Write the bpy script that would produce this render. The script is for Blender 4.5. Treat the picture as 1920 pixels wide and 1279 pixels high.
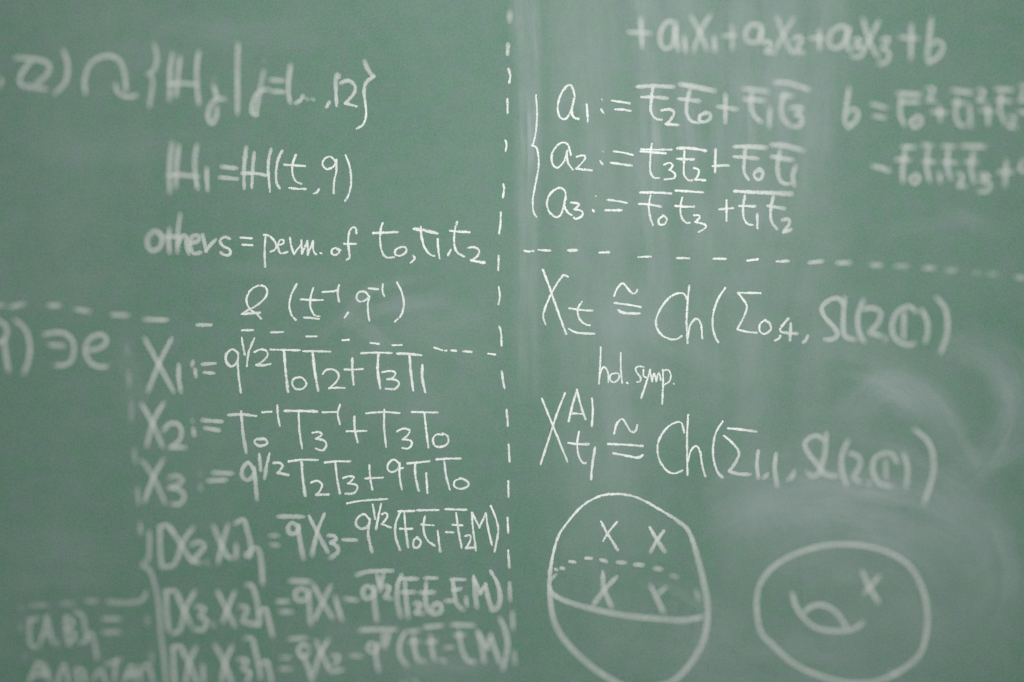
import bpy, math, random
from mathutils import Vector
random.seed(7)
for o in list(bpy.data.objects): bpy.data.objects.remove(o)
sc = bpy.context.scene
C = sc.collection

# ---------------------------------------------------------------- camera
S = 1.5 / 1920.0            # metres on the board per photograph pixel
ZC = 1.55                   # height of the picture centre above the floor
DIST = 2.9
cam_d = bpy.data.cameras.new('camera')
cam = bpy.data.objects.new('camera', cam_d); C.objects.link(cam)
cam.location = (0, -DIST, ZC); cam.rotation_euler = (math.radians(90), 0, 0)
cam_d.sensor_width = 36.0; cam_d.lens = 36.0 * DIST / 1.5
cam_d.clip_end = 100
sc.camera = cam
# ---------------------------------------------------------------- room light
w = bpy.data.worlds.new('World'); sc.world = w; w.use_nodes = True
bg = w.node_tree.nodes['Background']
bg.inputs['Color'].default_value = (0.93, 1.0, 0.97, 1); bg.inputs['Strength'].default_value = 0.235
def area(name, loc, target, sx, sy, power, col):
    l = bpy.data.lights.new(name, 'AREA'); l.shape = 'RECTANGLE'; l.size = sx; l.size_y = sy
    l.energy = power; l.color = col
    o = bpy.data.objects.new(name, l); C.objects.link(o); o.location = loc
    o.rotation_euler = (Vector(target) - Vector(loc)).to_track_quat('-Z', 'Y').to_euler()
    return o
bl = area('added_board_fill', (0.20, -1.9, 2.85), (0.10, 0, 1.50), 0.5, 0.3, 5.9, (0.985, 1.0, 0.955))  # unseen narrow lamp, added to brighten the board's middle against its edges
bl.data.spread = math.radians(78)
area('ceiling_lamp', (0.3, -3.6, 3.3), (0.1, 0, 1.5), 2.4, 0.6, 64, (0.985, 1.0, 0.955))
sc.view_settings.view_transform = 'Standard'; sc.view_settings.look = 'None'
sc.view_settings.exposure = 0.0; sc.view_settings.gamma = 1.0
sc.cycles.transparent_max_bounces = 32

# ---------------------------------------------------------------- materials
def N(nt, t, **kw):
    n = nt.nodes.new(t)
    for k, v in kw.items(): setattr(n, k, v)
    return n
def noise(nt, vec, scale, detail=2, rough=0.5, mapping=None):
    n = N(nt, 'ShaderNodeTexNoise'); n.inputs['Scale'].default_value = scale
    n.inputs['Detail'].default_value = detail; n.inputs['Roughness'].default_value = rough
    if mapping:
        m = N(nt, 'ShaderNodeMapping'); m.inputs['Scale'].default_value = mapping[0]
        m.inputs['Rotation'].default_value = mapping[1]
        nt.links.new(vec, m.inputs['Vector']); vec = m.outputs['Vector']
    nt.links.new(vec, n.inputs['Vector']); return n.outputs['Fac']
def M(nt, op, a, b=None, c=None, clamp=False):
    n = N(nt, 'ShaderNodeMath', operation=op); n.use_clamp = clamp
    for i, v in enumerate((a, b, c)):
        if v is None: continue
        if isinstance(v, (int, float)): n.inputs[i].default_value = v
        else: nt.links.new(v, n.inputs[i])
    return n.outputs[0]
def mr(nt, v, a, b, c, d):
    n = N(nt, 'ShaderNodeMapRange'); nt.links.new(v, n.inputs['Value'])
    for k, x in zip(('From Min', 'From Max', 'To Min', 'To Max'), (a, b, c, d)): n.inputs[k].default_value = x
    return n.outputs[0]
def mixc(nt, f, a, b):
    n = N(nt, 'ShaderNodeMix', data_type='RGBA')
    if isinstance(f, (int, float)): n.inputs[0].default_value = f
    else: nt.links.new(f, n.inputs[0])
    for i, v in ((6, a), (7, b)):
        if isinstance(v, tuple): n.inputs[i].default_value = v
        else: nt.links.new(v, n.inputs[i])
    return n.outputs[2]
def newmat(name):
    m = bpy.data.materials.new(name); m.use_nodes = True
    return m, m.node_tree, m.node_tree.nodes['Principled BSDF']

def board_material():
    m, nt, p = newmat('green_chalkboard_enamel')
    geo = N(nt, 'ShaderNodeNewGeometry').outputs['Position']
    green = (0.108, 0.232, 0.166, 1); dust = (0.34, 0.375, 0.385, 1)
    # thin even film of old chalk dust, wiped in long soft strokes and cloudy patches
    big = mr(nt, noise(nt, geo, 2.2, 3, 0.55), .3, .7, 0, 1)
    wipe = mr(nt, noise(nt, geo, 5.0, 4, 0.6, ((1.0, 1, .35), (0, .5, 0))), .3, .72, 0, 1)
    wipe2 = mr(nt, noise(nt, geo, 7.0, 3, 0.6, ((.4, 1, 1.6), (0, .25, 0))), .3, .75, 0, 1)
    mott = mr(nt, noise(nt, geo, 38, 2, 0.5), .3, .7, -1, 1)
    fine = mr(nt, noise(nt, geo, 420, 2, 0.6), .25, .75, -1, 1)
    f = M(nt, 'MULTIPLY_ADD', big, .09, .045)
    f = M(nt, 'MULTIPLY_ADD', wipe, .085, f)
    f = M(nt, 'MULTIPLY_ADD', wipe2, .05, f)
    f = M(nt, 'MULTIPLY_ADD', mott, .028, f)
    f = M(nt, 'MULTIPLY_ADD', fine, .085, f, clamp=True)
    # patchy tint: enamel greener in places, greyer in others
    tint = mr(nt, noise(nt, geo, 34, 3, .6), .35, .65, 0, 1)
    g2 = mixc(nt, tint, (0.066, 0.210, 0.116, 1), (0.098, 0.197, 0.158, 1))
    grain = mr(nt, noise(nt, geo, 480, 2, .7), .4, .6, 0, 1)
    g3 = mixc(nt, M(nt, 'MULTIPLY', grain, .62), g2, (0.124, 0.194, 0.168, 1))
    # speckle of single dust grains, each with its own slight tint
    cn = N(nt, 'ShaderNodeTexNoise'); cn.inputs['Scale'].default_value = 330; cn.inputs['Detail'].default_value = 3
    cn.inputs['Roughness'].default_value = .7; nt.links.new(geo, cn.inputs['Vector'])
    ov = N(nt, 'ShaderNodeMix', data_type='RGBA', blend_type='OVERLAY'); ov.inputs[0].default_value = .52
    nt.links.new(g3, ov.inputs[6]); nt.links.new(cn.outputs['Color'], ov.inputs[7])
    g3 = ov.outputs[2]
    col = mixc(nt, f, g3, dust)
    nt.links.new(col, p.inputs['Base Color'])
    p.inputs['Roughness'].default_value = 0.62
    p.inputs['Specular IOR Level'].default_value = 0.25
    b = N(nt, 'ShaderNodeBump'); b.inputs['Strength'].default_value = 0.12; b.inputs['Distance'].default_value = 0.0006
    nt.links.new(fine, b.inputs['Height']); nt.links.new(b.outputs[0], p.inputs['Normal'])
    return m

def chalk_material():
    m, nt, p = newmat('white_chalk')
    geo = N(nt, 'ShaderNodeNewGeometry').outputs['Position']
    uv = N(nt, 'ShaderNodeUVMap'); sep = N(nt, 'ShaderNodeSeparateXYZ')
    nt.links.new(uv.outputs[0], sep.inputs[0])
    u = M(nt, 'ABSOLUTE', M(nt, 'MULTIPLY_ADD', sep.outputs['X'], 2.0, -1.0))
    at = N(nt, 'ShaderNodeAttribute', attribute_name='chalk')
    sc_ = N(nt, 'ShaderNodeSeparateColor'); nt.links.new(at.outputs['Color'], sc_.inputs[0])
    soft, peak = sc_.outputs[0], sc_.outputs[1]
    # powdery line: round density profile
    prof = M(nt, 'POWER', M(nt, 'MAXIMUM', M(nt, 'SUBTRACT', 1.0, M(nt, 'MULTIPLY', u, u)), 0.0), 1.25)
    cloud = mr(nt, noise(nt, geo, 130, 2, .5), .3, .7, .88, 1.08)
    a_soft = M(nt, 'MULTIPLY', prof, cloud)
    # dense line: chalk caught on the tooth of the enamel
    n1 = mr(nt, noise(nt, geo, 520, 2, .65), .25, .75, 0, 1)
    n2 = mr(nt, noise(nt, geo, 170, 2, .5), .3, .7, 0, 1)
    e = M(nt, 'ADD', M(nt, 'SUBTRACT', 1.12, M(nt, 'POWER', u, 2.2)), M(nt, 'MULTIPLY_ADD', n1, 1.75, -1.0))
    e = M(nt, 'MULTIPLY_ADD', n2, .22, M(nt, 'SUBTRACT', e, .11))
    a_hard = M(nt, 'MULTIPLY', M(nt, 'MULTIPLY', e, 1.45, clamp=True), 1.0)
    edge = M(nt, 'MULTIPLY', M(nt, 'SUBTRACT', 1.0, u), 4.0, clamp=True)
    a_hard = M(nt, 'MULTIPLY', a_hard, edge)
    mx = N(nt, 'ShaderNodeMix', data_type='FLOAT')
    nt.links.new(soft, mx.inputs[0]); nt.links.new(a_hard, mx.inputs[2]); nt.links.new(a_soft, mx.inputs[3])
    alpha = M(nt, 'MULTIPLY', mx.outputs[0], peak, clamp=True)
    nt.links.new(alpha, p.inputs['Alpha'])
    p.inputs['Base Color'].default_value = (0.81, 0.84, 0.825, 1)
    p.inputs['Roughness'].default_value = 0.95; p.inputs['Specular IOR Level'].default_value = 0.05
    return m

def dust_material():
    m, nt, p = newmat('wiped_chalk_dust')
    geo = N(nt, 'ShaderNodeNewGeometry').outputs['Position']
    uv = N(nt, 'ShaderNodeUVMap'); sep = N(nt, 'ShaderNodeSeparateXYZ')
    nt.links.new(uv.outputs[0], sep.inputs[0])
    u = M(nt, 'ABSOLUTE', M(nt, 'MULTIPLY_ADD', sep.outputs['X'], 2.0, -1.0))
    at = N(nt, 'ShaderNodeAttribute', attribute_name='chalk')
    sc_ = N(nt, 'ShaderNodeSeparateColor'); nt.links.new(at.outputs['Color'], sc_.inputs[0])
    prof = M(nt, 'MAXIMUM', M(nt, 'SUBTRACT', 1.0, M(nt, 'MULTIPLY', u, u)), 0.0)
    prof = M(nt, 'MULTIPLY', prof, prof)
    # streaks run along the wipe
    st = mr(nt, noise(nt, uv.outputs[0], 5.0, 3, .6, ((1.0, .09, 1), (0, 0, 0))), .32, .68, .45, 1.4)
    pa = mr(nt, noise(nt, geo, 9, 4, .6), .32, .68, .62, 1.28)
    a = M(nt, 'MULTIPLY', M(nt, 'MULTIPLY', prof, st), M(nt, 'MULTIPLY', pa, sc_.outputs[1]), clamp=True)
    nt.links.new(a, p.inputs['Alpha'])
    p.inputs['Base Color'].default_value = (0.60, 0.66, 0.69, 1)
    p.inputs['Roughness'].default_value = 0.95; p.inputs['Specular IOR Level'].default_value = 0.05
    return m
BOARD, CHALK, DUST = board_material(), chalk_material(), dust_material()

# ---------------------------------------------------------------- helpers
def P(x, y): return ((x - 960.0) * S, ZC + (639.5 - y) * S)      # a point of the board
def smooth(x): x = max(0.0, min(1.0, x)); return x * x * (3 - 2 * x)
def softness(x, y):      # crisp chalk in the middle of the board, powdery towards its edges
    r = math.hypot((x - 940) / 555.0, (y - 590) / 480.0)
    return smooth((r - 0.86) / 0.44)
def spline(pts):
    if len(pts) == 2:
        pts = [pts[0], ((pts[0][0] + pts[1][0]) / 2, (pts[0][1] + pts[1][1]) / 2), pts[1]]
    out = []; n = len(pts)
    for i in range(n - 1):
        p0 = pts[max(i - 1, 0)]; p1 = pts[i]; p2 = pts[i + 1]; p3 = pts[min(i + 2, n - 1)]
        L = math.hypot(p2[0] - p1[0], p2[1] - p1[1]); k = max(2, int(L / 3.0))
        for j in range(k):
            t = j / k
            out.append(tuple(0.5 * (2 * p1[a] + (p2[a] - p0[a]) * t + (2 * p0[a] - 5 * p1[a] + 4 * p2[a] - p3[a]) * t * t
                        + (3 * p1[a] - p0[a] - 3 * p2[a] + p3[a]) * t ** 3) for a in (0, 1)))
    out.append(pts[-1]); return out
KK = [0]
def ribbons(name, strokes, mat, parent, origin, kind='chalk'):
    """one mesh of chalk laid on the board: strokes = [(points, width factor, density factor)]"""
    V, F, UV, A = [], [], [], []
    for pts, wf, df in strokes:
        KK[0] += 1
        sp = spline(pts)
        if kind == 'chalk':
            x0, y0 = sp[0]; s0 = softness(x0, y0)
        seed = random.random() * 100; n = len(sp)
        # round ends: add a lead-in and a lead-out
        def ext(a, b, d):
            L = math.hypot(a[0] - b[0], a[1] - b[1]) or 1
            return (a[0] + (a[0] - b[0]) / L * d, a[1] + (a[1] - b[1]) / L * d)
        def hw_at(p):
            if kind != 'chalk': return wf
            s = softness(*p)
            r = math.hypot((p[0] - 940) / 555.0, (p[1] - 590) / 480.0)
            return 2.45 * (wf * (1 - s) + (.5 + .5 * wf) * s) + 6.7 * s + 1.3 * smooth((r - 1.25) / .6)
        h0, h1 = hw_at(sp[0]), hw_at(sp[-1])
        head = [(ext(sp[0], sp[1], h0 * c), math.sqrt(1 - c * c)) for c in (.98, .8, .5)]
        tail = [(ext(sp[-1], sp[-2], h1 * c), math.sqrt(1 - c * c)) for c in (.5, .8, .98)]
        if kind != 'chalk': head = tail = []
        seq = head + [(p, 1.0) for p in sp] + tail
        run = [0.0]
        for i in range(1, len(seq)):
            run.append(run[-1] + math.hypot(seq[i][0][0] - seq[i-1][0][0], seq[i][0][1] - seq[i-1][0][1]))
        m = len(seq); base_i = len(V)
        z0 = (0.00022 + 0.000002 * (KK[0] % 220)) if kind == 'chalk' else (0.00008 + 0.0000035 * (KK[0] % 36))
        for i, (p, cap) in enumerate(seq):
            a = seq[max(i - 1, 0)][0]; b = seq[min(i + 1, m - 1)][0]
            tx, ty = b[0] - a[0], b[1] - a[1]; L = math.hypot(tx, ty) or 1
            nx, ny = -ty / L, tx / L
            if kind == 'chalk':
                s = softness(*p)
                wob = 1 + .13 * (1 - s) * math.sin(i * .9 + seed) + .09 * (1 - s) * math.sin(i * .31 + seed * 2)
                hw = hw_at(p) * cap * wob
                t = i / max(m - 1, 1)
                press = .93 + .07 * math.sin(seed + i * .23)
                peak = 1.06 * min(1.0, 2.62 * (wf * (1 - s) + (.5 + .5 * wf) * s) / max(hw_at(p), .1)) ** .80 * df * press
                if s < .5: peak *= 1 - .18 * (t ** 3)
                d0 = min(1.0, run[i] / (2 * max(h0, 1))); d1 = min(1.0, (run[-1] - run[i]) / (2 * max(h1, 1)))
                fade = smooth(.12 + .88 * d0) * smooth(.12 + .88 * d1)
                peak *= 1 - s * (1 - fade)
            else:
                s = 1; hw = wf; t = i / max(m - 1, 1)
                peak = df * math.sin(math.pi * min(1, max(0, t))) ** .7 if m > 1 else df
                if pts[0][1] < 0 and t < .5: peak = df
            zz = z0 + 0.0000010 * i / max(m, 1)
            for c, bulge in ((-1, 0), (0, .00012 if kind == 'chalk' else 0), (1, 0)):
                X, Z = P(p[0] + nx * hw * c, p[1] + ny * hw * c)
                V.append((X - origin[0], -(zz + bulge), Z - origin[1]))
                A.append((s, max(0, min(1, peak)), 0, 1))
                UV.append(((c + 1) / 2, i * 3.0 / 100))
        for i in range(m - 1):
            for c in (0, 1):
                q = base_i + i * 3 + c
                F.append((q, q + 1, q + 4, q + 3))
    me = bpy.data.meshes.new(name); me.from_pydata(V, [], F)
    uvl = me.uv_layers.new(name='UVMap')
    for li, l in enumerate(me.loops): uvl.data[li].uv = UV[l.vertex_index]
    at = me.color_attributes.new('chalk', 'FLOAT_COLOR', 'POINT')
    for i, a in enumerate(A): at.data[i].color = a
    me.materials.append(mat); me.update()
    for poly in me.polygons: poly.use_smooth = True
    o = bpy.data.objects.new(name, me); C.objects.link(o)
    if parent: o.parent = parent
    return o

ORG = {}
for i in range(16): ORG[i + 1] = ((i % 4) * 480, (0, 320, 640, 959)[i // 4])
Q = 0.2502
def parse(text):
    syms = []
    for line in text.strip().splitlines():
        line = line.strip()
        if not line: continue
        name, crop, rest = line.split(None, 2); ox, oy = ORG[int(crop)]
        strokes = []
        for s in rest.split(';'):
            wf = df = 1.0; pts = []
            for tok in s.split():
                if tok[0] == 'w': wf = float(tok[1:])
                elif tok[0] == 'd': df = float(tok[1:])
                else:
                    x, y = tok.split(','); pts.append((ox + float(x) * Q, oy + float(y) * Q))
            strokes.append((pts, wf, df))
        syms.append((name, strokes))
    return syms
def writing(name, label, cat, text, group=None):
    syms = parse(text)
    allp = [p for _, st in syms for pts, _, _ in st for p in pts]
    cx = (min(p[0] for p in allp) + max(p[0] for p in allp)) / 2; by = max(p[1] for p in allp)
    org = P(cx, by)
    e = bpy.data.objects.new(name, None); C.objects.link(e); e.location = (org[0], 0, org[1]); e.empty_display_size = .05
    e['label'] = label; e['category'] = cat
    if group: e['group'] = group
    if cx < 330 and by > 1180:      # dimmer light in the bottom left corner, painted as thinner, fainter chalk
        syms = [(nm, [(p, w * .9, d * .78) for p, w, d in st]) for nm, st in syms]
    for nm, st in syms: ribbons(nm, st, CHALK, e, org)
    return e

# ---------------------------------------------------------------- the board
BX0, BX1, BZ0, BZ1, BT = -1.8, 1.8, ZC - 0.8, ZC + 0.8, 0.02
root = bpy.data.objects.new('chalkboard', None); C.objects.link(root); root.location = (0, 0, ZC)
root['label'] = 'green school chalkboard filling the whole picture behind the chalk writing'; root['category'] = 'chalkboard'
def slab(name, x0, x1, y0, y1, z0, z1, mat, bev=0.002):
    import bmesh
    bm = bmesh.new(); bmesh.ops.create_cube(bm, size=1)
    for v in bm.verts:
        v.co = Vector(((x0 + x1) / 2 + v.co.x * (x1 - x0), (y0 + y1) / 2 + v.co.y * (y1 - y0), (z0 + z1) / 2 + v.co.z * (z1 - z0) - ZC))
    bmesh.ops.bevel(bm, geom=bm.edges[:], offset=bev, segments=2, affect='EDGES')
    me = bpy.data.meshes.new(name); bm.to_mesh(me); bm.free(); me.materials.append(mat)
    o = bpy.data.objects.new(name, me); C.objects.link(o); o.parent = root; return o
slab('writing_surface', BX0, BX1, 0, BT, BZ0, BZ1, BOARD)

# chalk dust wiped about by the eraser (photograph pixels): path, half width, density
SM = [
 ("1500,640 1600,650 1690,690 1770,770 1820,880", 62, .14), ("1580,790 1650,730 1720,750 1790,830", 58, .20), ("1620,700 1690,740 1730,790", 42, .14),
 ("1740,690 1820,650 1890,690 1900,780 1850,870 1780,930", 60, .17), ("1500,800 1620,800 1720,830", 70, .10),
 ("1745,800 1810,850 1880,860 1960,800", 30, .13), ("1760,640 1860,690 1880,760", 40, .10),
 ("1320,950 1440,915 1600,930 1760,970 1870,1060", 110, .22), ("1340,1060 1500,1000 1700,1050 1830,1180", 170, .16),
 ("1130,1190 1400,1230 1650,1240 1860,1190", 150, .13), ("1640,850 1760,900 1850,980 1880,1100 1830,1240", 90, .13),
 ("1340,980 1420,960 1560,950 1680,980", 60, .12),
 ("972,-80 985,90 990,260 988,480 992,760", 34, .27), ("1003,-80 1006,120 1004,330", 14, .16), ("1205,-80 1216,60 1222,200 1225,380 1240,640", 46, .24),
 ("1262,-80 1275,90 1290,300 1300,520", 40, .14), ("1392,-80 1396,60 1400,180 1410,420", 40, .18), ("1450,-80 1460,100 1460,300", 60, .16), ("1560,-80 1556,100 1540,300", 50, .14),
 ("1330,-80 1335,200 1350,480 1370,860", 130, .18), ("1080,-80 1095,300 1110,700 1120,1300", 120, .15), ("1150,-40 1170,300 1190,700 1210,1100", 110, .10), ("1500,-80 1500,300 1470,700 1450,1100", 150, .14),
 ("1000,480 1150,600 1300,690 1440,760", 110, .10), ("1760,380 1830,420 1900,440", 24, .08), ("1620,440 1750,420 1860,400", 24, .06),
 ("590,640 640,600 700,540 800,520", 16, .12), ("600,700 700,640 820,640 920,690", 40, .09), ("380,520 500,500 640,520", 30, .06),
 ("1660,700 1720,720 1790,800 1850,900", 16, .13), ("1560,700 1660,720 1740,790", 14, .11), ("1600,830 1700,850 1800,910", 18, .10), ("1860,690 1895,760 1870,850", 16, .12),
 ("640,620 680,590 760,570 850,560", 22, .12), ("645,600 690,620 745,670", 26, .13), ("700,560 800,590 910,600", 50, .10), ("640,700 760,740 900,760", 90, .08), ("200,120 400,60 620,50", 60, .06),
 ("60,60 250,30 480,70 700,60", 40, .05), ("0,250 200,280 420,250", 60, .05), ("0,1040 90,1025 190,1040 262,1045", 62, .08), ("0,1095 100,1085 210,1090", 26, .08),
 ("225,630 245,700 262,780", 34, .09), ("360,600 500,560 620,520 700,500", 34, .05), ("560,1240 700,1200 860,1260 980,1250", 70, .08), ("1210,1150 1300,1200 1380,1150", 60, .07),
 ("740,1270 800,1250 900,1240", 24, .08), ("1070,650 1180,760 1300,800", 70, .07), ("1190,1095 1260,1105 1330,1150", 16, .07),
]
for s, hw, d in SM:
    pts = [tuple(map(float, t.split(','))) for t in s.split()]
    if pts[-1][0] > 1300 and pts[-1][1] > 600: d *= 1.08
    ribbons('dust_smear', [(pts, hw, d)], DUST, root, (0, ZC), 'dust')

# ---------------------------------------------------------------- the writing
G1 = 'chalk formulas on the board'
writing('chalk_formula', 'pale chalk set formula at top left with a curved arrow and tall braces', 'formula', '''
comma 1 -6,645 12,615 8,595
letter 1 115,435 230,440 330,460 370,500 350,560 265,635 ; 235,455 170,540 150,600 170,640 250,655 345,668
parenthesis 1 475,375 505,470 505,560 480,630 410,700
curved_arrow 1 640,700 635,600 665,500 730,440 820,420 890,450 925,520 940,600 945,680 ; 865,630 885,690 950,725 1025,715
brace 1 d.8 1155,330 1175,420 1165,500 1130,545 1100,555 ; d.8 1130,545 1145,620 1135,700 1120,800
letter 1 1295,400 1275,520 1275,640 1270,750 ; 1350,430 1335,560 1320,720 ; 1265,630 1370,625 1480,635 ; 1490,390 1475,500 1475,620 1490,780
letter 1 d.4 1605,590 1607,600 ; 1600,640 1615,690 1630,750 ; 1685,745 1620,745 1575,800 1560,880 1590,925 1620,870 1625,800
vertical_bar 1 1785,330 1780,500 1780,700 1780,850
letter 2 d.4 60,455 63,465 ; d.8 60,530 40,620 25,720 0,860 ; 0,860 -30,840 -20,760 20,690 90,670
equals_sign 2 110,600 205,605 ; 120,685 210,690
digit 2 260,490 245,600 245,700 255,765
comma 2 350,725 330,755 300,772
dot 2 d.6 380,742 384,744 ; d.7 425,745 430,748
comma 2 548,770 530,800
digit 2 620,575 612,558 598,600 600,700 605,790
digit 2 640,620 690,605 735,635 740,690 690,755 670,775 ; 670,775 750,797
brace 2 815,465 840,525 880,575 ; 880,575 825,620 810,690 820,780 825,860 805,930 755,965
''', G1)
writing('chalk_formula', 'chalk formula H1 = H(t, q) with doubled H strokes, second line of the left column', 'formula', '''
letter 1 1290,1070 1275,1200 1270,1320 1272,1440 ; 1340,1090 1325,1230 1318,1400 ; 1260,1315 1360,1312 1480,1325 ; 1475,1090 1460,1200 1465,1320 1480,1410
digit 1 1550,1268 1550,1340 1555,1420
equals_sign 1 1665,1250 1770,1262 ; 1652,1330 1775,1342
letter 1 1845,1110 1830,1250 1830,1410 ; 1905,1150 1895,1250 1888,1405 ; w1.2 1820,1299 1918,1301 2010,1319
letter 2 112,1122 95,1200 92,1290 105,1435
parenthesis 2 195,1135 165,1200 150,1290 155,1370 178,1412
letter 2 298,1165 275,1230 275,1310 300,1360 338,1378 ; 215,1235 290,1240 365,1245
underline 2 250,1409 310,1416 372,1417
comma 2 470,1420 460,1440 435,1451
letter 2 600,1215 560,1175 515,1190 500,1235 530,1268 580,1250 603,1200 ; 603,1200 602,1280 586,1360 582,1448
parenthesis 2 672,1165 700,1240 712,1320 710,1400 690,1470 668,1505
''', G1)
writing('chalk_note', 'chalk note reading others = perm. of t0, t1, t2 in the left column', 'writing', '''
letter 5 1210,480 1160,455 1110,500 1110,570 1150,600 1200,570 1215,510 1190,470
letter 5 1270,440 1265,520 1270,610 ; 1215,500 1300,495 1350,500
letter 5 d.85 1350,330 1335,450 1330,610 ; 1330,560 1365,490 1395,500 1400,560 1415,620
letter 5 1425,545 1480,530 1495,500 1465,485 1430,510 1425,570 1450,620 1500,615
letter 5 1520,485 1545,600 ; 1545,600 1575,560 1615,520
letter 5 1720,510 1680,498 1650,525 1670,565 1720,590 1725,625 1690,635 1655,615
equals_sign 5 1805,502 1885,508 ; 1820,555 1890,560
letter 6 72,485 65,600 68,720 ; 62,482 100,490 140,530 150,560 145,590 110,608
letter 6 155,560 200,550 210,525 180,520 165,570 185,620 235,610
letter 6 255,505 265,570 285,625 ; 285,625 310,590 335,560
letter 6 340,525 345,620 ; 345,620 385,530 ; 385,530 388,630 ; 388,630 428,530 ; 428,530 430,600 450,628
dot 6 485,618 490,620
letter 6 600,580 570,590 570,625 600,632 625,605 600,580 632,595
letter 6 752,470 750,435 725,425 700,460 690,540 700,620 700,655 680,668 ; 662,548 748,550
letter 6 948,395 930,470 935,570 955,630 985,652 1032,648 ; w1.2 880,468 970,465 1060,460
digit 6 1085,575 1045,595 1045,630 1085,638 1125,610 1120,575 1080,575
comma 6 1180,640 1190,660 1160,690
letter 6 w1.5 1188,437 1270,450 1355,470 ; w1.1 1235,425 1240,490 1260,570 1300,625 1335,640
digit 6 1362,515 1365,580 1375,655
comma 6 1460,595 1438,635
letter 6 1507,385 1490,450 1485,540 1505,610 1560,645 ; w1.1 1455,452 1530,458 1598,462
digit 6 1590,578 1640,575 1672,600 1660,640 1615,672 ; w1.3 1615,672 1660,682 1710,690
''', 'chalk notes in words')
writing('chalk_formula', 'chalk ampersand and bracketed t, q to the minus one, left column', 'formula', '''
ampersand 5 1870,905 1918,868 1975,865 2003,900 1985,955 1918,1015 1850,1050 1815,1075 ; w1.2 1815,1075 1880,1070 1945,1065 ; 1870,905 1850,950 1852,1000 1880,1045 1918,1070 1956,1108
parenthesis 6 305,850 265,930 250,1010 265,1080 298,1118
letter 6 428,882 408,960 410,1030 440,1085 475,1092 ; 338,965 420,970 500,970
underline 6 360,1100 415,1105 470,1112
minus_sign 6 500,910 560,906 605,900
digit 6 622,860 612,910 622,980
comma 6 690,1065 665,1100
letter 6 845,945 820,910 775,910 752,945 770,980 815,975 850,945 ; 850,945 838,1000 840,1070 850,1122
minus_sign 6 845,882 915,890
digit 6 950,855 948,900 962,940
parenthesis 6 1058,840 1095,920 1108,1000 1090,1080 1042,1130
''', G1)
writing('dashed_line', 'row of short chalk dashes sloping across the left half, above the X1 formula', 'dashed line',
 '\n'.join('dash %d %s' % (c, s) for c, s in [(5,'-20,1010 25,1010'),(5,'80,1020 180,1000'),(5,'365,1010 450,1012'),(5,'570,1040 670,1055'),(5,'840,1080 960,1085'),
 (5,'1085,1115 1245,1120'),(5,'1482,1157 1580,1157'),(5,'1815,1197 1895,1195'),(6,'115,1213 202,1210'),(6,'380,1243 452,1243'),(6,'650,1272 695,1268'),
 (10,'860,12 920,20'),(10,'1025,30 1090,28'),(10,'1338,48 1395,68'),(10,'1420,70 1427,70'),(10,'1465,68 1500,72'),(10,'1555,75 1615,80'),(10,'1742,93 1792,100')]), 'dashed dividing lines')
writing('dashed_line', 'long upright line of chalk dashes down the middle of the board', 'dashed line',
 '\n'.join('dash %d %s' % (c, s) for c, s in [(2,'1902,95 1900,155'),(2,'1888,335 1885,405'),(2,'1893,520 1905,570 1898,620'),(2,'1885,745 1885,845'),(2,'1870,1055 1878,1090 1870,1130'),
 (6,'1855,105 1860,140 1850,200'),(6,'1835,315 1832,400 1822,470'),(6,'1820,640 1815,745'),(6,'1820,875 1828,940 1818,1000'),(6,'1825,1170 1838,1230 1840,1310'),
 (10,'1842,228 1850,290 1862,350'),(10,'1878,515 1888,635'),(10,'1893,775 1900,900'),(10,'1890,1050 1892,1165'),(14,'1885,50 1890,160'),(14,'1890,295 1898,415'),
 (14,'d.8 1900,540 1905,660'),(14,'d.8 1922,760 1926,880'),(14,'d.7 1935,1050 1940,1140')]), 'dashed dividing lines')
writing('dashed_line', 'faint upright chalk dashes to the left of the X1, X2 and X3 formulas', 'dashed line',
 '\n'.join('dash %d %s' % (c, s) for c, s in [(9,'d.35 950,40 955,100'),(9,'d.55 965,225 970,330'),(9,'d.55 985,455 985,590'),(9,'d.7 1005,810 1015,910'),(9,'d.8 1030,1105 1040,1220'),
 (13,'d.9 1052,90 1055,170'),(13,'d.6 1105,790 1105,840'),(13,'d.6 1135,1065 1140,1130')]), 'dashed dividing lines')
writing('chalk_formula', 'fuzzy chalk q) and reversed epsilon e at the left edge of the board', 'formula', '''
letter 9 -30,-165 40,-119 50,-50 20,0 -20,10 ; 30,-20 45,100 65,225
parenthesis 9 115,-160 190,-90 220,0 225,80 210,160 180,240
element_sign 9 330,-50 400,-65 480,-60 540,-10 555,70 530,150 470,180 420,180 ; 370,25 480,35
letter 9 650,70 740,55 795,10 780,-40 720,-45 660,0 640,80 680,160 740,190 805,190
''', G1)
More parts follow.
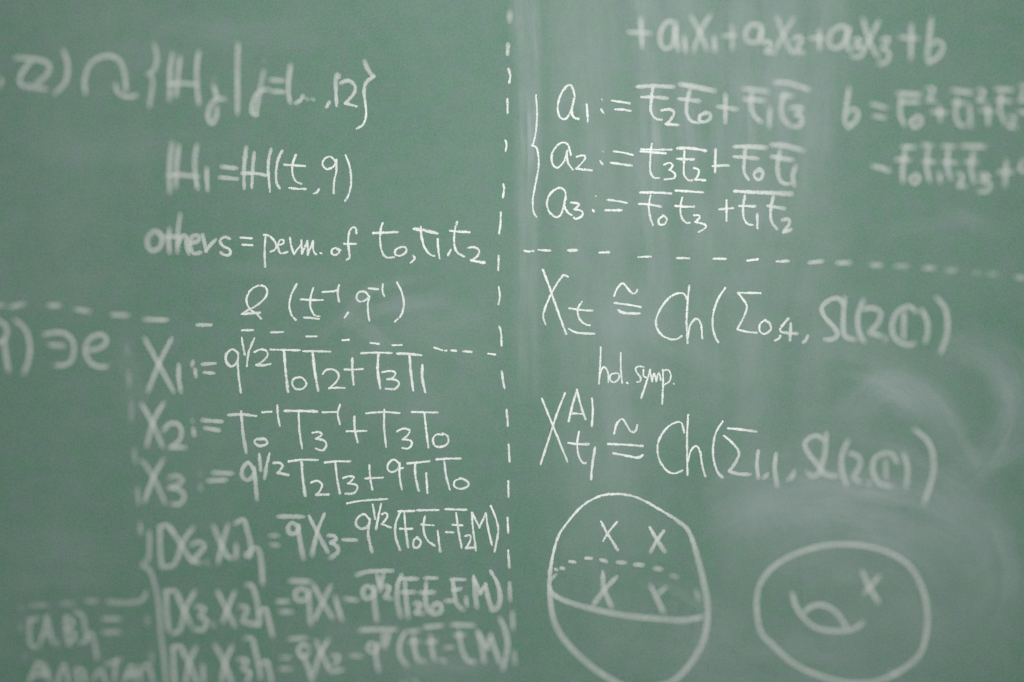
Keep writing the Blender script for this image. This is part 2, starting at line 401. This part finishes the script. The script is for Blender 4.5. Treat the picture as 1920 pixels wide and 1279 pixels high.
writing('chalk_formula', 'chalk formula starting X1 := q to one half, with T0T2 + T3T1, under the sloping dashes', 'formula', '''
letter 9 1085,-20 1140,80 1200,190 1300,375 ; 1285,-15 1200,150 1110,375
digit 9 1340,180 1340,280 1355,375
colon 9 1445,155 1440,180 ; 1462,215 1468,260
equals_sign 9 1520,172 1612,166 ; 1535,235 1600,240
letter 9 1785,90 1745,60 1700,90 1695,150 1735,190 1780,150 1785,90 ; 1780,150 1790,270 1805,382
digit 9 1812,-25 1822,40 1835,100
slash 9 1905,-20 1865,80 1850,185
digit 10 -10,80 40,60 85,80 80,120 30,165 5,178 ; w1.2 5,178 60,180 105,170
letter 10 110,62 220,65 328,68 ; w1.3 210,70 220,200 240,375
digit 10 330,270 285,280 272,320 300,358 350,355 378,318 350,275 320,268
letter 10 355,75 460,75 555,78 ; w1.3 425,85 440,220 465,368
digit 10 500,245 530,212 585,215 620,250 605,300 550,352 ; 550,352 610,348 662,350
plus_sign 10 665,212 730,212 800,208 ; w1.1 722,130 722,220 732,322
letter 10 788,90 900,85 1015,88 ; w1.3 918,95 912,210 930,348
digit 10 950,232 1000,222 1045,235 1030,270 985,285 ; 985,285 1050,290 1072,320 1040,358 975,355
letter 10 w1.2 1060,92 1150,95 1235,105 ; w1.2 1150,100 1160,230 1178,365
digit 10 w1.3 1248,182 1245,270 1268,378
''', G1)
writing('chalk_formula', 'chalk formula starting X2 := T0 to the minus one, with T3T0 last', 'formula', '''
letter 9 1060,470 1130,590 1220,790 ; 1225,465 1150,600 1100,785
digit 9 1225,670 1270,620 1330,620 1360,670 1345,740 1280,795 ; 1280,795 1385,795
colon 9 d.5 1443,595 1443,602 ; 1450,660 1455,700
equals_sign 9 w1.1 1520,592 1660,602 ; 1540,650 1640,668
letter 9 1715,553 1810,548 1918,560 ; 1808,530 1820,680 1845,830
digit 10 40,735 0,735 -10,760 30,785 85,765 70,735 35,730
minus_sign 10 50,532 115,528
digit 10 160,482 165,560 178,632
letter 10 w1.3 218,522 335,522 455,527 ; 320,530 325,660 345,800
digit 10 425,685 470,680 495,700 450,730 ; 450,730 510,745 528,780 500,818 450,805
minus_sign 10 500,532 605,530
digit 10 630,478 612,540 628,620
plus_sign 10 682,675 825,672 ; w1.1 737,565 740,660 762,755
letter 10 828,540 950,530 1075,538 ; 962,515 960,640 975,790
digit 10 1060,675 1100,655 1150,665 1140,700 1100,735 ; 1100,735 1160,745 1165,780 1135,805 1100,800
letter 10 1170,530 1265,532 1358,535 ; 1262,540 1275,660 1292,795
digit 10 1400,700 1350,700 1325,740 1345,785 1395,790 1440,760 1435,710 1400,690
''', G1)
writing('chalk_formula', 'chalk formula starting X3 := q to one half, with T2T3 + qT1T0', 'formula', '''
letter 9 d.8 1060,890 1140,1000 1240,1215 ; 1225,885 1150,1020 1085,1200
digit 9 d.8 1265,1020 1330,1010 1365,1045 1320,1080 1270,1090 ; 1270,1100 1340,1110 1380,1160 1350,1215 1290,1220
colon 9 d.35 1500,995 1502,1002 ; d.6 1500,1080 1505,1110
equals_sign 9 1600,985 1735,990 ; 1560,1045 1690,1040
letter 9 1900,960 1860,910 1815,960 1820,1020 1860,1040 1900,1000 1905,950 ; 1905,960 1915,1060 1925,1180
digit 10 25,850 30,910 35,965
slash 10 100,845 80,930 65,1025
digit 10 135,912 175,910 200,935 165,985 ; 165,985 240,1002
letter 10 w1.1 248,900 350,888 460,890 ; w1.2 342,905 350,1020 368,1155
digit 10 415,1058 460,1045 495,1075 480,1120 455,1150 ; w1.2 455,1150 540,1148
letter 10 w1.1 518,908 610,900 705,900 ; w1.1 595,905 605,1010 628,1138
digit 10 655,1025 695,1012 735,1020 705,1055 690,1065 ; 690,1065 750,1075 760,1105 730,1140 672,1142
plus_sign 10 820,1028 950,1022 ; 850,930 855,1020 872,1110
letter 10 1075,920 1040,888 1000,905 985,950 1010,980 1055,965 1078,915 ; 1075,955 1100,950 ; 1078,915 1075,1000 1092,1108
letter 10 w1.1 1138,915 1215,908 1300,898 ; w1.2 1192,915 1195,1010 1218,1118
digit 10 1275,990 1280,1060 1285,1135
letter 10 w1.1 1355,885 1440,880 1532,878 ; 1412,905 1425,1010 1452,1110
digit 10 1535,1030 1490,1045 1485,1085 1525,1105 1575,1095 1595,1065 1560,1035 1530,1025
''', G1)
writing('chalk_brace', 'tall soft chalk brace to the left of the three bracket formulas at bottom left', 'brace', '''
upper_arm 13 1120,150 1120,260 1112,350 1065,395
lower_arm 13 1065,410 1120,440 1160,550 1190,700 1205,900 1230,1100 1245,1300
''')
writing('chalk_formula', 'first of three bracket formulas, [X2, X1] = qX3 minus a product ending t2M', 'formula', '''
bracket 13 1200,120 1200,260 1212,410 ; 1190,118 1250,105 1295,150
letter 13 1280,130 1340,220 1400,320 1440,370 ; 1450,120 1370,230 1330,350 1290,405 1215,415
digit 13 1430,250 1490,230 1530,260 1490,320 1440,370 ; 1440,370 1500,385
comma 13 d.7 1545,375 1555,395
letter 13 1600,110 1650,230 1700,330 1740,350 ; 1710,100 1670,230 1635,385
digit 13 1770,250 1770,350
bracket 13 1765,90 1825,65 1855,150 1880,260 1870,335 1840,320
letter 14 -70,330 -20,280 20,290 40,380 50,545
equals_sign 14 d.8 110,180 160,182 ; d.8 118,248 165,255
overbar 14 w1.1 172,38 260,38 352,40
letter 14 310,110 270,85 240,120 255,165 300,160 320,110 ; 318,110 330,220 355,350
letter 14 400,40 455,150 535,300 ; 512,20 460,150 420,325
digit 14 545,180 590,185 600,210 565,235 ; 565,235 610,265 610,310 560,345
minus_sign 14 655,212 750,215
overbar 10 685,1215 790,1195 980,1182
letter 14 850,60 810,20 760,50 750,100 790,130 840,110 855,60 ; 850,80 840,170 868,300
digit 14 875,-50 884,0 892,55
slash 14 938,-55 915,50 900,130
digit 14 945,20 975,10 985,40 945,95 ; 945,95 1008,120
parenthesis 14 1088,-5 1050,80 1045,180 1078,285
overbar 14 w1.1 1070,0 1185,-4
letter 14 1112,10 1120,120 1140,265 ; 1080,130 1170,130
digit 14 1210,195 1180,220 1185,270 1220,265 1235,225 1205,195
overbar 14 w1.1 1210,-8 1365,-10
letter 14 1265,40 1255,130 1280,210 1335,255 ; 1240,98 1330,105
digit 14 1362,150 1370,220 1380,298
minus_sign 14 1425,155 1480,158
overbar 14 w1.1 1422,-17 1575,-12
letter 14 1500,15 1515,130 1540,270 ; 1475,100 1545,105
digit 14 1570,185 1605,180 1605,220 1575,275 ; 1575,275 1640,270
letter 14 1618,10 1625,120 1648,290 ; 1620,10 1675,120 ; 1675,120 1722,15 ; 1722,15 1740,130 1768,250
parenthesis 14 1760,-40 1800,60 1815,150 1788,300
''', G1)
writing('chalk_formula', 'second of three bracket formulas, [X3, X2] = qX1 minus a product ending t1M', 'formula', '''
bracket 13 1245,600 1250,750 1265,890 ; 1235,600 1310,600 1350,650
letter 13 1330,640 1370,720 1430,850 ; 1460,600 1390,730 1350,880 1290,915
digit 13 1470,710 1530,730 1500,780 ; 1500,790 1545,820 1520,885 1450,880
comma 13 d.7 1590,830 1600,860
letter 13 1630,600 1690,720 1760,860 ; 1760,600 1710,720 1670,830
digit 13 1800,710 1850,730 1820,820 ; 1820,825 1900,850
bracket 14 -70,550 -30,560 0,640 20,760 20,850 -20,830
letter 14 20,770 70,730 100,830 125,935
equals_sign 14 160,675 245,675 ; 185,750 270,755
overbar 14 w1.2 255,520 400,527
letter 14 390,600 340,580 295,610 310,660 370,660 395,600 ; 395,600 400,720 410,845
letter 14 430,550 500,680 575,800 ; 560,560 500,680 440,810
digit 14 595,640 615,720 645,815
minus_sign 14 670,655 755,665
overbar 14 758,475 850,450 1020,445
letter 14 880,580 830,560 800,600 820,650 880,630 885,570 ; 880,580 890,700 905,820
digit 14 910,480 920,530 925,560
slash 14 955,480 940,530 930,590
digit 14 965,560 1000,570 970,640 ; 970,640 1015,655
parenthesis 14 1090,480 1060,560 1060,680 1085,790
overbar 14 1080,505 1205,505
letter 14 1115,520 1125,650 1140,795 ; 1090,605 1185,605
digit 14 1190,690 1230,695 1200,760 ; 1200,760 1250,765
overbar 14 1270,500 1350,500
letter 14 1275,540 1270,640 1280,720 1320,770 ; 1235,608 1330,605
digit 14 1350,690 1320,720 1340,765 1385,750 1385,700 1350,690
minus_sign 14 1425,670 1475,670
overbar 14 1465,510 1560,510
letter 14 1475,520 1490,640 1510,700 1550,735 ; 1480,590 1530,580
digit 14 1575,650 1580,700
letter 14 1630,490 1640,600 1655,715 ; 1635,500 1680,610 ; 1680,610 1720,550 ; 1720,550 1740,650 1770,735
parenthesis 14 w1.1 1760,450 1810,540 1830,650 1810,720 1770,740
''', G1)
writing('chalk_formula', 'last and fuzziest of the three bracket formulas, [X1, X3], along the bottom edge', 'formula', '''
bracket 13 1300,1020 1300,1150 1310,1290 ; 1290,1020 1350,1015 1385,1060
letter 13 1365,1050 1420,1140 1480,1290 ; 1470,1020 1420,1130 1390,1290
digit 13 1520,1150 1525,1280
letter 13 1610,1000 1680,1130 1740,1290 ; 1740,1010 1690,1130 1660,1280
digit 13 1790,1110 1850,1120 1820,1170 ; 1820,1180 1870,1210 1850,1280
bracket 13 1840,950 1890,960 1918,1060 1945,1180 1955,1250
letter 14 35,1150 80,1125 100,1190 120,1290
equals_sign 14 d.8 190,1095 260,1095 ; d.8 185,1180 265,1180
overbar 14 255,955 380,948
letter 14 400,1020 350,1000 320,1040 345,1090 400,1060 ; 350,1075 395,1180 420,1270
letter 14 450,970 500,1080 560,1200 ; 545,960 480,1070 430,1230
digit 14 570,1080 620,1090 590,1150 ; 580,1200 650,1185
minus_sign 14 d.8 710,1080 790,1085
overbar 14 w1.1 780,890 900,885 1050,885
letter 14 910,1010 860,990 840,1030 880,1050 920,1000 ; 900,1020 900,1100 920,1195
digit 14 960,900 955,950 950,1000
slash 14 1000,900 985,960 965,1020
parenthesis 14 1120,900 1080,980 1080,1080 1130,1155
overbar 14 1140,900 1220,893
letter 14 1180,930 1190,1040 1220,1130 ; 1150,980 1220,975
digit 14 d.7 1240,1105 1262,1135
overbar 14 1260,868 1395,855
letter 14 1310,930 1320,1040 1340,1110 ; 1280,980 1350,975
digit 14 d.8 1385,1110 1420,1125
minus_sign 14 d.8 1420,1020 1475,1020
overbar 14 1470,848 1630,855
letter 14 1520,900 1540,1020 1580,1110 1640,1130 ; 1490,930 1560,925
letter 14 1660,900 1690,1010 1710,1130 ; 1670,910 1730,1030 ; 1730,1030 1760,930 ; 1760,930 1790,1030 1830,1140
parenthesis 14 w1.1 1830,805 1870,900 1885,1020 1850,1185
''', G1)
writing('chalk_mark', 'faint chalk fragment cut off by the bottom edge, left of the middle dashes', 'chalk mark', 'stroke 14 d.5 1095,1290 1130,1282 ; d.7 1190,1262 1205,1290')
writing('dashed_line', 'blurred chalk dashes boxing off the small formula in the bottom left corner', 'dashed line', '''
dash 13 d.5 155,720 165,725
dash 13 d.7 235,705 355,700
dash 13 d.7 460,690 550,690
dash 13 d.8 645,672 725,672
dash 13 d.9 805,675 950,685 1060,665 1095,605
dash 13 d.5 155,850 160,890
dash 13 d.5 180,1075 185,1095
''', 'dashed dividing lines')
writing('chalk_formula', 'small blurred chalk bracket ending in an equals sign, bottom left corner', 'formula', '''
bracket 13 230,810 220,900 235,1000 290,1010 ; 215,820 285,800
letter 13 305,980 335,880 350,790 ; 350,790 370,880 395,985 ; d.6 320,920 375,920
comma 13 430,975 425,1000
letter 13 495,790 495,880 515,1000 ; 495,790 545,830 510,880 ; 510,880 560,930 520,990
bracket 13 565,750 620,790 640,880 650,960 600,985
letter 13 645,950 685,915 710,1000 730,1105
equals_sign 13 775,805 900,805 ; 775,905 900,905
''', G1)
writing('chalk_note', 'smeared chalk scrawl cut off at the very bottom left corner', 'writing', '''
letter 13 215,1285 290,1135 325,1230
letter 13 330,1140 350,1200 375,1285 ; 250,1230 370,1210
letter 13 430,1285 480,1150 515,1285
letter 13 570,1180 620,1195 640,1285 ; 570,1190 590,1285
letter 13 700,1260 755,1190 795,1285
letter 13 790,1150 850,1130 905,1110 ; 870,1115 855,1270
letter 13 930,1285 985,1160 1010,1270 ; 940,1230 1040,1210
letter 13 1040,1160 1055,1270
letter 13 1070,1190 1110,1150 1150,1280
''', 'chalk notes in words')
writing('chalk_formula', 'fuzzy chalk sum +a1X1+a2X2+a3X3+b along the top right', 'formula', '''
plus_sign 3 d.9 875,240 960,245 1035,250 ; 965,135 970,240 975,350
letter 3 1225,170 1160,170 1115,240 1115,330 1160,365 1210,320 1225,190 ; 1225,190 1230,280 1245,375
digit 3 1290,275 1300,385
letter 3 d.9 1340,120 1400,230 1460,370 ; d.9 1485,115 1420,220 1360,380
digit 3 1515,275 1520,385
plus_sign 3 1585,270 1675,265 ; d.8 1650,190 1650,370
letter 3 1860,190 1790,190 1750,250 1770,310 1840,310 1870,240 1860,190 ; 1865,220 1865,300
digit 3 1870,320 1918,315 1935,340 1905,385 ; 1905,390 1968,395
letter 4 d.85 70,130 110,250 170,380 200,395 ; d.85 190,140 120,250 60,370
digit 4 190,290 240,280 250,310 210,380 ; 210,385 265,395
plus_sign 4 315,285 415,290 ; 385,225 385,370
letter 4 610,220 540,200 470,250 460,330 510,360 570,320 605,220 ; 605,220 590,320 620,390
digit 4 640,300 690,300 655,350 ; 655,350 715,370 690,420 630,425
letter 4 710,140 750,280 800,390 830,430 ; 830,160 770,280 730,365
digit 4 850,300 900,290 880,340 850,360 ; 860,360 905,400 890,460 830,480
plus_sign 4 d.9 990,280 1125,290 ; 1075,185 1070,445
letter 4 1225,140 1210,270 1195,400 1205,465 ; 1205,470 1280,420 1310,350 1270,310 1215,340
''', G1)
writing('chalk_brace', 'thin tall chalk brace joining the a1, a2 and a3 formulas', 'brace', '''
upper_arm 3 w.85 180,715 187,850 180,980 160,1075 150,1093
lower_arm 3 w.9 150,1090 185,1110 200,1190 195,1280 168,1420 155,1510 162,1590 182,1625
''')
writing('chalk_formula', 'chalk formula a1 := t2t0 + t1t3 with bars over each t, top of the brace', 'formula', '''
letter 3 470,720 450,650 420,640 370,700 342,800 360,880 405,890 445,820 465,740 ; w1.2 465,740 448,840 465,880 495,892
digit 3 560,785 565,850 567,910
colon 3 w.7 d.75 673,745 675,749 ; 670,822 685,848
equals_sign 3 752,755 880,775 ; 775,820 830,822 885,832
overbar 3 w1.1 940,650 1070,645 1205,652
letter 3 1055,645 1045,740 1040,830 1070,885 1120,898 ; 975,728 1070,728 1160,738
digit 3 1125,828 1180,820 1215,845 1195,890 1155,930 ; w1.2 1155,930 1240,938
overbar 3 w1.3 1265,632 1390,655 1512,682
letter 3 1332,680 1310,770 1310,850 1340,905 1392,922 ; 1255,742 1330,750 1400,758
digit 3 1450,850 1410,865 1405,905 1445,915 1485,885 1480,850 1445,845
plus_sign 3 1548,800 1680,820 ; 1600,715 1598,915
overbar 3 1738,665 1830,675 1915,690
letter 3 1800,690 1790,780 1810,860 1865,915 ; 1745,745 1830,750 1890,755
digit 3 1935,815 1930,870 1928,945
overbar 4 w1.1 50,618 160,625 310,675
letter 4 125,700 100,790 110,880 160,940 ; 95,720 180,720
digit 4 170,810 250,810 210,860 ; 210,860 250,880 240,940 180,950
''', G1)
writing('chalk_formula', 'chalk formula a2 := t3t2 + t0t1 with bars over each t, beside the nib of the brace', 'formula', '''
letter 3 440,1160 415,1080 360,1075 305,1140 300,1220 340,1258 390,1210 415,1130 ; 410,1140 420,1220 455,1270
digit 3 485,1175 530,1165 550,1185 485,1265 ; w1.2 485,1265 540,1272 595,1277
colon 3 w.7 d.75 682,1135 684,1138 ; 662,1210 678,1230
equals_sign 3 765,1135 835,1145 905,1162 ; w1.1 742,1220 895,1242
overbar 3 970,1120 1080,1123 1195,1122
letter 3 w1.1 965,1135 1060,1142 1150,1150 ; 1047,1080 1037,1180 1035,1279 1060,1330 1100,1335
digit 3 1140,1235 1180,1220 1205,1240 1180,1275 ; 1180,1275 1220,1300 1215,1335 1145,1345
overbar 3 w1.3 1242,1112 1340,1112 1450,1130
letter 3 1292,1135 1288,1230 1290,1310 1320,1350 1350,1352 ; w1.2 1240,1190 1300,1195 1360,1195
digit 3 1365,1260 1400,1275 1395,1310 1375,1345 ; w1.2 1375,1345 1445,1352
plus_sign 3 1505,1245 1620,1240 ; 1525,1125 1522,1290
overbar 3 w1.2 1670,1100 1780,1100 1900,1108
letter 3 1748,1115 1740,1210 1740,1290 1770,1345 ; 1665,1175 1750,1180 1838,1190
digit 3 1855,1270 1815,1300 1825,1340 1860,1345 1880,1300 1855,1268
overbar 4 w1.1 30,1085 140,1095 260,1130
letter 4 88,1135 70,1250 85,1340 120,1375 155,1378 ; 30,1175 180,1200
digit 4 205,1250 185,1320 195,1385
''', G1)
writing('chalk_formula', 'chalk formula a3 := t0t3 + t1t2 with bars over each t, foot of the brace', 'formula', '''
letter 7 405,210 395,150 350,130 290,170 262,240 280,310 335,350 375,310 400,200 ; 400,200 395,270 415,310 445,332
digit 7 w1.1 445,240 490,245 500,260 470,290 ; w1.1 470,290 525,305 525,340 480,362 465,355
colon 7 w.7 d.75 627,190 629,193 ; w1.3 608,298 611,303
equals_sign 7 718,220 790,228 860,243 ; w1.1 702,297 820,298
overbar 7 w1.2 962,165 1080,165 1190,172
letter 7 1038,190 1025,270 1035,350 1055,408 ; w1.1 955,250 1030,255 1115,270
digit 7 1130,340 1098,370 1105,405 1145,400 1160,360 1130,335
overbar 7 w1.1 1228,150 1430,163
letter 7 1275,205 1262,280 1270,350 1300,388 1330,392 ; w1.2 1228,265 1300,270 1362,270
digit 7 1365,335 1400,335 1405,355 1375,385 ; 1375,385 1445,405 1450,430 1400,460
plus_sign 7 1555,290 1655,282 ; 1607,225 1607,375
overbar 7 w1.4 1670,155 1765,160 1855,165
letter 7 1745,190 1732,270 1735,350 1760,395 1802,408 ; 1705,265 1820,268
digit 7 1838,330 1838,380 1840,430
overbar 7 w1.4 1870,165 1950,168 2090,175
letter 8 38,200 20,290 25,380 65,435 ; 0,265 60,275 120,285
digit 8 110,370 150,365 160,395 120,455 ; w1.3 120,460 165,445
''', G1)
writing('chalk_formula', 'blurred chalk b = sum of barred squares running off the right edge', 'formula', '''
letter 4 608,660 590,780 575,900 600,950 ; 600,960 660,900 670,840 630,820 600,850
equals_sign 4 775,780 885,808 ; 795,870 875,885
overbar 4 w1.2 970,700 1140,712
letter 4 990,765 1130,765 ; 1000,720 990,850 1020,935
digit 4 1115,880 1075,910 1095,950 1145,925 1140,880 1110,875
digit 4 1190,665 1240,670 1200,750 ; 1200,755 1250,755
plus_sign 4 1230,840 1335,845 ; 1285,800 1290,905
overbar 4 w1.2 1380,675 1525,697
letter 4 1390,770 1475,775 ; 1420,740 1405,850 1430,930 1475,940
digit 4 1510,790 1518,950
digit 4 1580,670 1615,690 1580,750 ; 1580,755 1625,760
plus_sign 4 1595,825 1690,840 ; 1645,790 1650,935
overbar 4 w1.2 1710,670 1830,675
letter 4 1715,750 1820,760 ; 1750,700 1740,830 1780,930
digit 4 1810,870 1845,890 1810,950 ; 1810,950 1860,955
digit 4 1890,640 1918,660 1890,750 ; 1890,755 1950,755
plus_sign 4 1880,840 1990,845
''', G1)
writing('chalk_formula', 'blurred chalk line of barred t0t1t2t3 after a minus, at the right edge', 'formula', '''
minus_sign 4 785,1245 850,1260 910,1283
overbar 4 1005,1100 1100,1105
letter 4 960,1195 1060,1200 ; 1030,1110 1010,1250 1010,1365
digit 4 1110,1310 1070,1340 1100,1375 1130,1340 1110,1310
overbar 4 1160,1085 1230,1095
letter 4 1165,1210 1245,1215 ; 1200,1110 1190,1250 1210,1355
digit 4 1285,1300 1290,1365
overbar 4 1310,1095 1400,1100
letter 4 1310,1215 1410,1220 ; 1350,1120 1345,1250 1370,1345
digit 4 1425,1300 1455,1330 1430,1390 ; 1430,1395 1480,1395
overbar 4 w1.2 1455,1095 1620,1100
letter 4 1480,1215 1565,1215 ; 1540,1140 1520,1260 1545,1370
digit 4 1590,1310 1650,1320 1600,1350 ; 1600,1360 1660,1380 1640,1430 1580,1435
plus_sign 4 1730,1290 1830,1290 ; 1785,1210 1775,1390
digit 4 1918,1200 1890,1270 1960,1290
''', G1)
writing('dashed_line', 'row of short chalk dashes across the right half, above the Ch formulas', 'dashed line',
 '\n'.join('dash %d %s' % (c, s) for c, s in [(7,'95,600 120,608 158,603'),(7,'200,595 285,600'),(7,'w1.3 425,598 482,598'),(7,'w1.2 660,615 725,612'),(7,'950,648 1040,645'),(7,'1238,655 1325,658'),
 (7,'w1.1 1512,660 1600,662'),(7,'w1.1 1765,675 1840,665'),(8,'70,682 150,678'),(8,'315,690 400,680'),(8,'525,692 610,690'),(8,'775,708 845,710'),(8,'d.7 955,715 1045,717'),
 (8,'d.8 1170,732 1245,732'),(8,'d.7 1340,748 1405,748'),(8,'d.5 1545,765 1585,768'),(8,'d.5 1655,775 1715,775'),(8,'d.8 1855,798 1930,808')]), 'dashed dividing lines')
writing('chalk_formula', 'upper Ch formula, X with underlined t, congruent to Ch(sigma 0,4, Sl(2,C))', 'formula', '''
letter 7 w1.1 232,745 290,900 345,1060 405,1222 ; 418,795 385,785 335,850 290,930 245,1040 235,1100 250,1150
letter 7 522,985 492,1040 505,1110 545,1150 582,1160 ; 432,1032 520,1045 600,1050
underline 7 430,1187 490,1215 615,1223
congruent_sign 7 765,938 790,880 830,845 865,880 900,920 930,915 938,895 ; 770,992 870,1005 965,1023 ; w1.2 798,1048 830,1065 890,1070 952,1070
letter 7 1310,960 1290,925 1240,920 1170,960 1105,1050 1078,1140 1110,1220 1180,1262 1235,1262 1270,1240
letter 7 1328,865 1316,980 1308,1130 1315,1290 ; 1318,1250 1335,1160 1380,1110 1415,1150 1425,1255
parenthesis 7 1597,880 1540,970 1507,1080 1505,1180 1525,1250 1545,1285
sigma 7 1860,918 1695,915 ; 1695,918 1735,970 1760,1020 1735,1100 1690,1185 ; 1690,1190 1760,1208 1832,1215
digit 7 1895,1120 1860,1150 1855,1200 1890,1225 1940,1190 1930,1145 1895,1120
comma 8 92,1240 80,1260 55,1272
digit 8 150,1112 100,1170 90,1200 130,1215 215,1222 ; 170,1150 165,1268
comma 8 295,1245 280,1275 265,1285
letter 8 560,1000 530,960 470,965 405,1020 420,1090 500,1180 520,1230 480,1265 430,1265
letter 8 575,955 565,1080 565,1200 590,1250 650,1265
parenthesis 8 715,970 675,1080 680,1200 720,1285
digit 8 715,1040 780,1030 840,1060 830,1130 765,1210 ; 765,1215 850,1240
comma 8 d.8 885,1250 878,1275
letter 8 1110,1060 1060,1020 980,1050 935,1130 935,1220 980,1280 1050,1305 1100,1295 ; 1020,1060 1015,1260
parenthesis 8 1150,1040 1190,1120 1195,1220 1175,1285
parenthesis 8 1260,950 1325,1030 1345,1140 1335,1250 1295,1365
''', G1)
writing('chalk_note', 'small chalk words hol. symp. between the two Ch formulas', 'writing', '''
letter 11 w.85 665,45 662,150 652,318 ; w.85 655,280 670,210 695,195 718,230 722,305
letter 11 w.85 780,240 740,250 735,290 765,308 800,280 800,245 770,238
letter 11 w.85 815,88 815,200 825,312
dot 11 862,312 864,314
letter 11 w.85 985,192 950,188 925,205 940,240 965,275 960,300 935,305
letter 11 w.85 985,215 985,260 1005,270 ; 1035,215 1010,300 968,425
letter 11 w.85 1035,230 1050,300 ; w.85 1050,300 1065,240 1080,300 ; w.85 1080,300 1100,235 1115,290
letter 11 w.95 1130,215 1132,330 1125,468 ; w.85 1130,220 1170,215 1190,250 1180,300 1140,325
dot 11 w.7 1212,318 1214,320
''', 'chalk notes in words')
writing('chalk_formula', 'lower Ch formula, X with A1 above and t1 below, over the two drawings', 'formula', '''
letter 11 225,432 305,630 415,900 ; 397,390 345,520 305,640 215,920
letter 11 w1.1 425,598 450,490 487,365 ; w1.1 487,365 515,480 550,582 ; 445,540 530,545
digit 11 600,430 605,530 598,635
letter 11 502,680 488,770 500,860 530,910 552,912 ; w1.2 425,762 495,770 572,772
digit 11 w1.2 622,800 605,900 592,1032
congruent_sign 11 765,690 785,620 825,582 855,620 890,675 925,675 938,630 ; w1.1 722,770 850,775 978,785 ; w1.2 762,840 860,858 940,872 978,855
letter 11 1288,682 1275,620 1240,605 1170,640 1110,720 1090,800 1105,890 1160,970 1220,990 1275,968
letter 11 1320,552 1312,700 1312,850 1315,1000 ; 1318,900 1340,820 1380,785 1410,830 1425,930 1448,1010
parenthesis 11 1578,602 1530,680 1508,780 1510,880 1540,980 1575,1018
sigma 11 1620,652 1720,662 1828,677 ; 1590,710 1650,760 1700,830 1680,900 1630,970 ; 1630,975 1700,995 1778,998
digit 11 1845,825 1835,920 1845,1020
comma 11 1910,1000 1890,1020
digit 12 60,850 50,950 68,1080
comma 12 195,980 180,1015 155,1035
letter 12 415,740 370,710 320,720 275,770 310,850 380,940 380,990 330,1010 295,985
letter 12 437,690 425,850 400,950 440,1000 520,1010
parenthesis 12 600,745 555,850 555,970 590,1080
digit 12 610,840 670,860 690,920 640,1020 ; 640,1030 690,1055
comma 12 d.8 760,1050 755,1075
letter 12 970,910 930,850 870,840 800,880 785,970 830,1060 925,1090 ; d.8 880,890 885,1030
parenthesis 12 1015,845 1045,950 1035,1095
parenthesis 12 1095,660 1190,740 1235,850 1235,1000 1170,1210
''', G1)
writing('sphere_drawing', 'tall chalk oval with a solid and a dashed equator and four crosses inside', 'drawing', '''
outline 15 w1.15 800,-131 680,-121 560,-66 480,5 410,90 350,180 315,290 290,420 280,520 285,640 310,800 370,930 480,1060 620,1180 760,1270 850,1310 960,1330 1100,1310 1220,1260 1330,1150 1420,1000 1460,850 1465,700 1440,550 1400,380 1330,160 1240,70 1130,0 1000,-75 900,-116 800,-131
equator 15 280,560 310,620 400,670 600,730 850,780 1100,805 1280,815 1430,790
dash 15 330,435 333,437
dash 15 370,425 385,428
dash 15 435,375 468,380
dash 15 555,350 592,352
dash 15 668,362 705,375
dash 15 795,380 845,385
dash 15 925,398 975,402
dash 15 1075,428 1112,432
dash 15 d.7 1200,482 1235,490
tick 15 d.8 290,510 325,478
tick 15 d.7 1380,595 1400,660
cross 15 w1.1 668,78 715,165 790,285 ; 785,80 720,160 685,218
cross 15 w1.2 1035,125 1085,210 1140,295 ; 1135,150 1085,220 1040,300
cross 15 680,460 690,580 745,715 ; 780,495 690,590 610,700
cross 15 1040,560 1090,660 1135,755 ; d.8 1150,570 1095,620
''', 'chalk drawings of surfaces')
writing('torus_drawing', 'soft chalk torus outline with a hole and one small cross, at bottom right', 'drawing', '''
outline 16 -88,690 -70,850 -30,940 20,985 100,1065 200,1145 330,1210 480,1260 600,1285 750,1285 870,1255 1000,1190 1130,1080 1180,950 1195,780 1170,620 1100,460 1000,360 860,290 700,255 560,245 400,260 200,320 60,400 -20,480 -70,570 -88,690
hole_front 16 180,610 210,710 270,800 360,870 480,895 600,890 660,870 710,830
hole_back 16 262,765 310,722 380,700 455,718 530,778 592,878
cross 16 w1.1 705,450 760,570 828,680 ; d.9 835,485 760,570 722,615
chalk_blob 16 930,1205 950,1215
''', 'chalk drawings of surfaces')
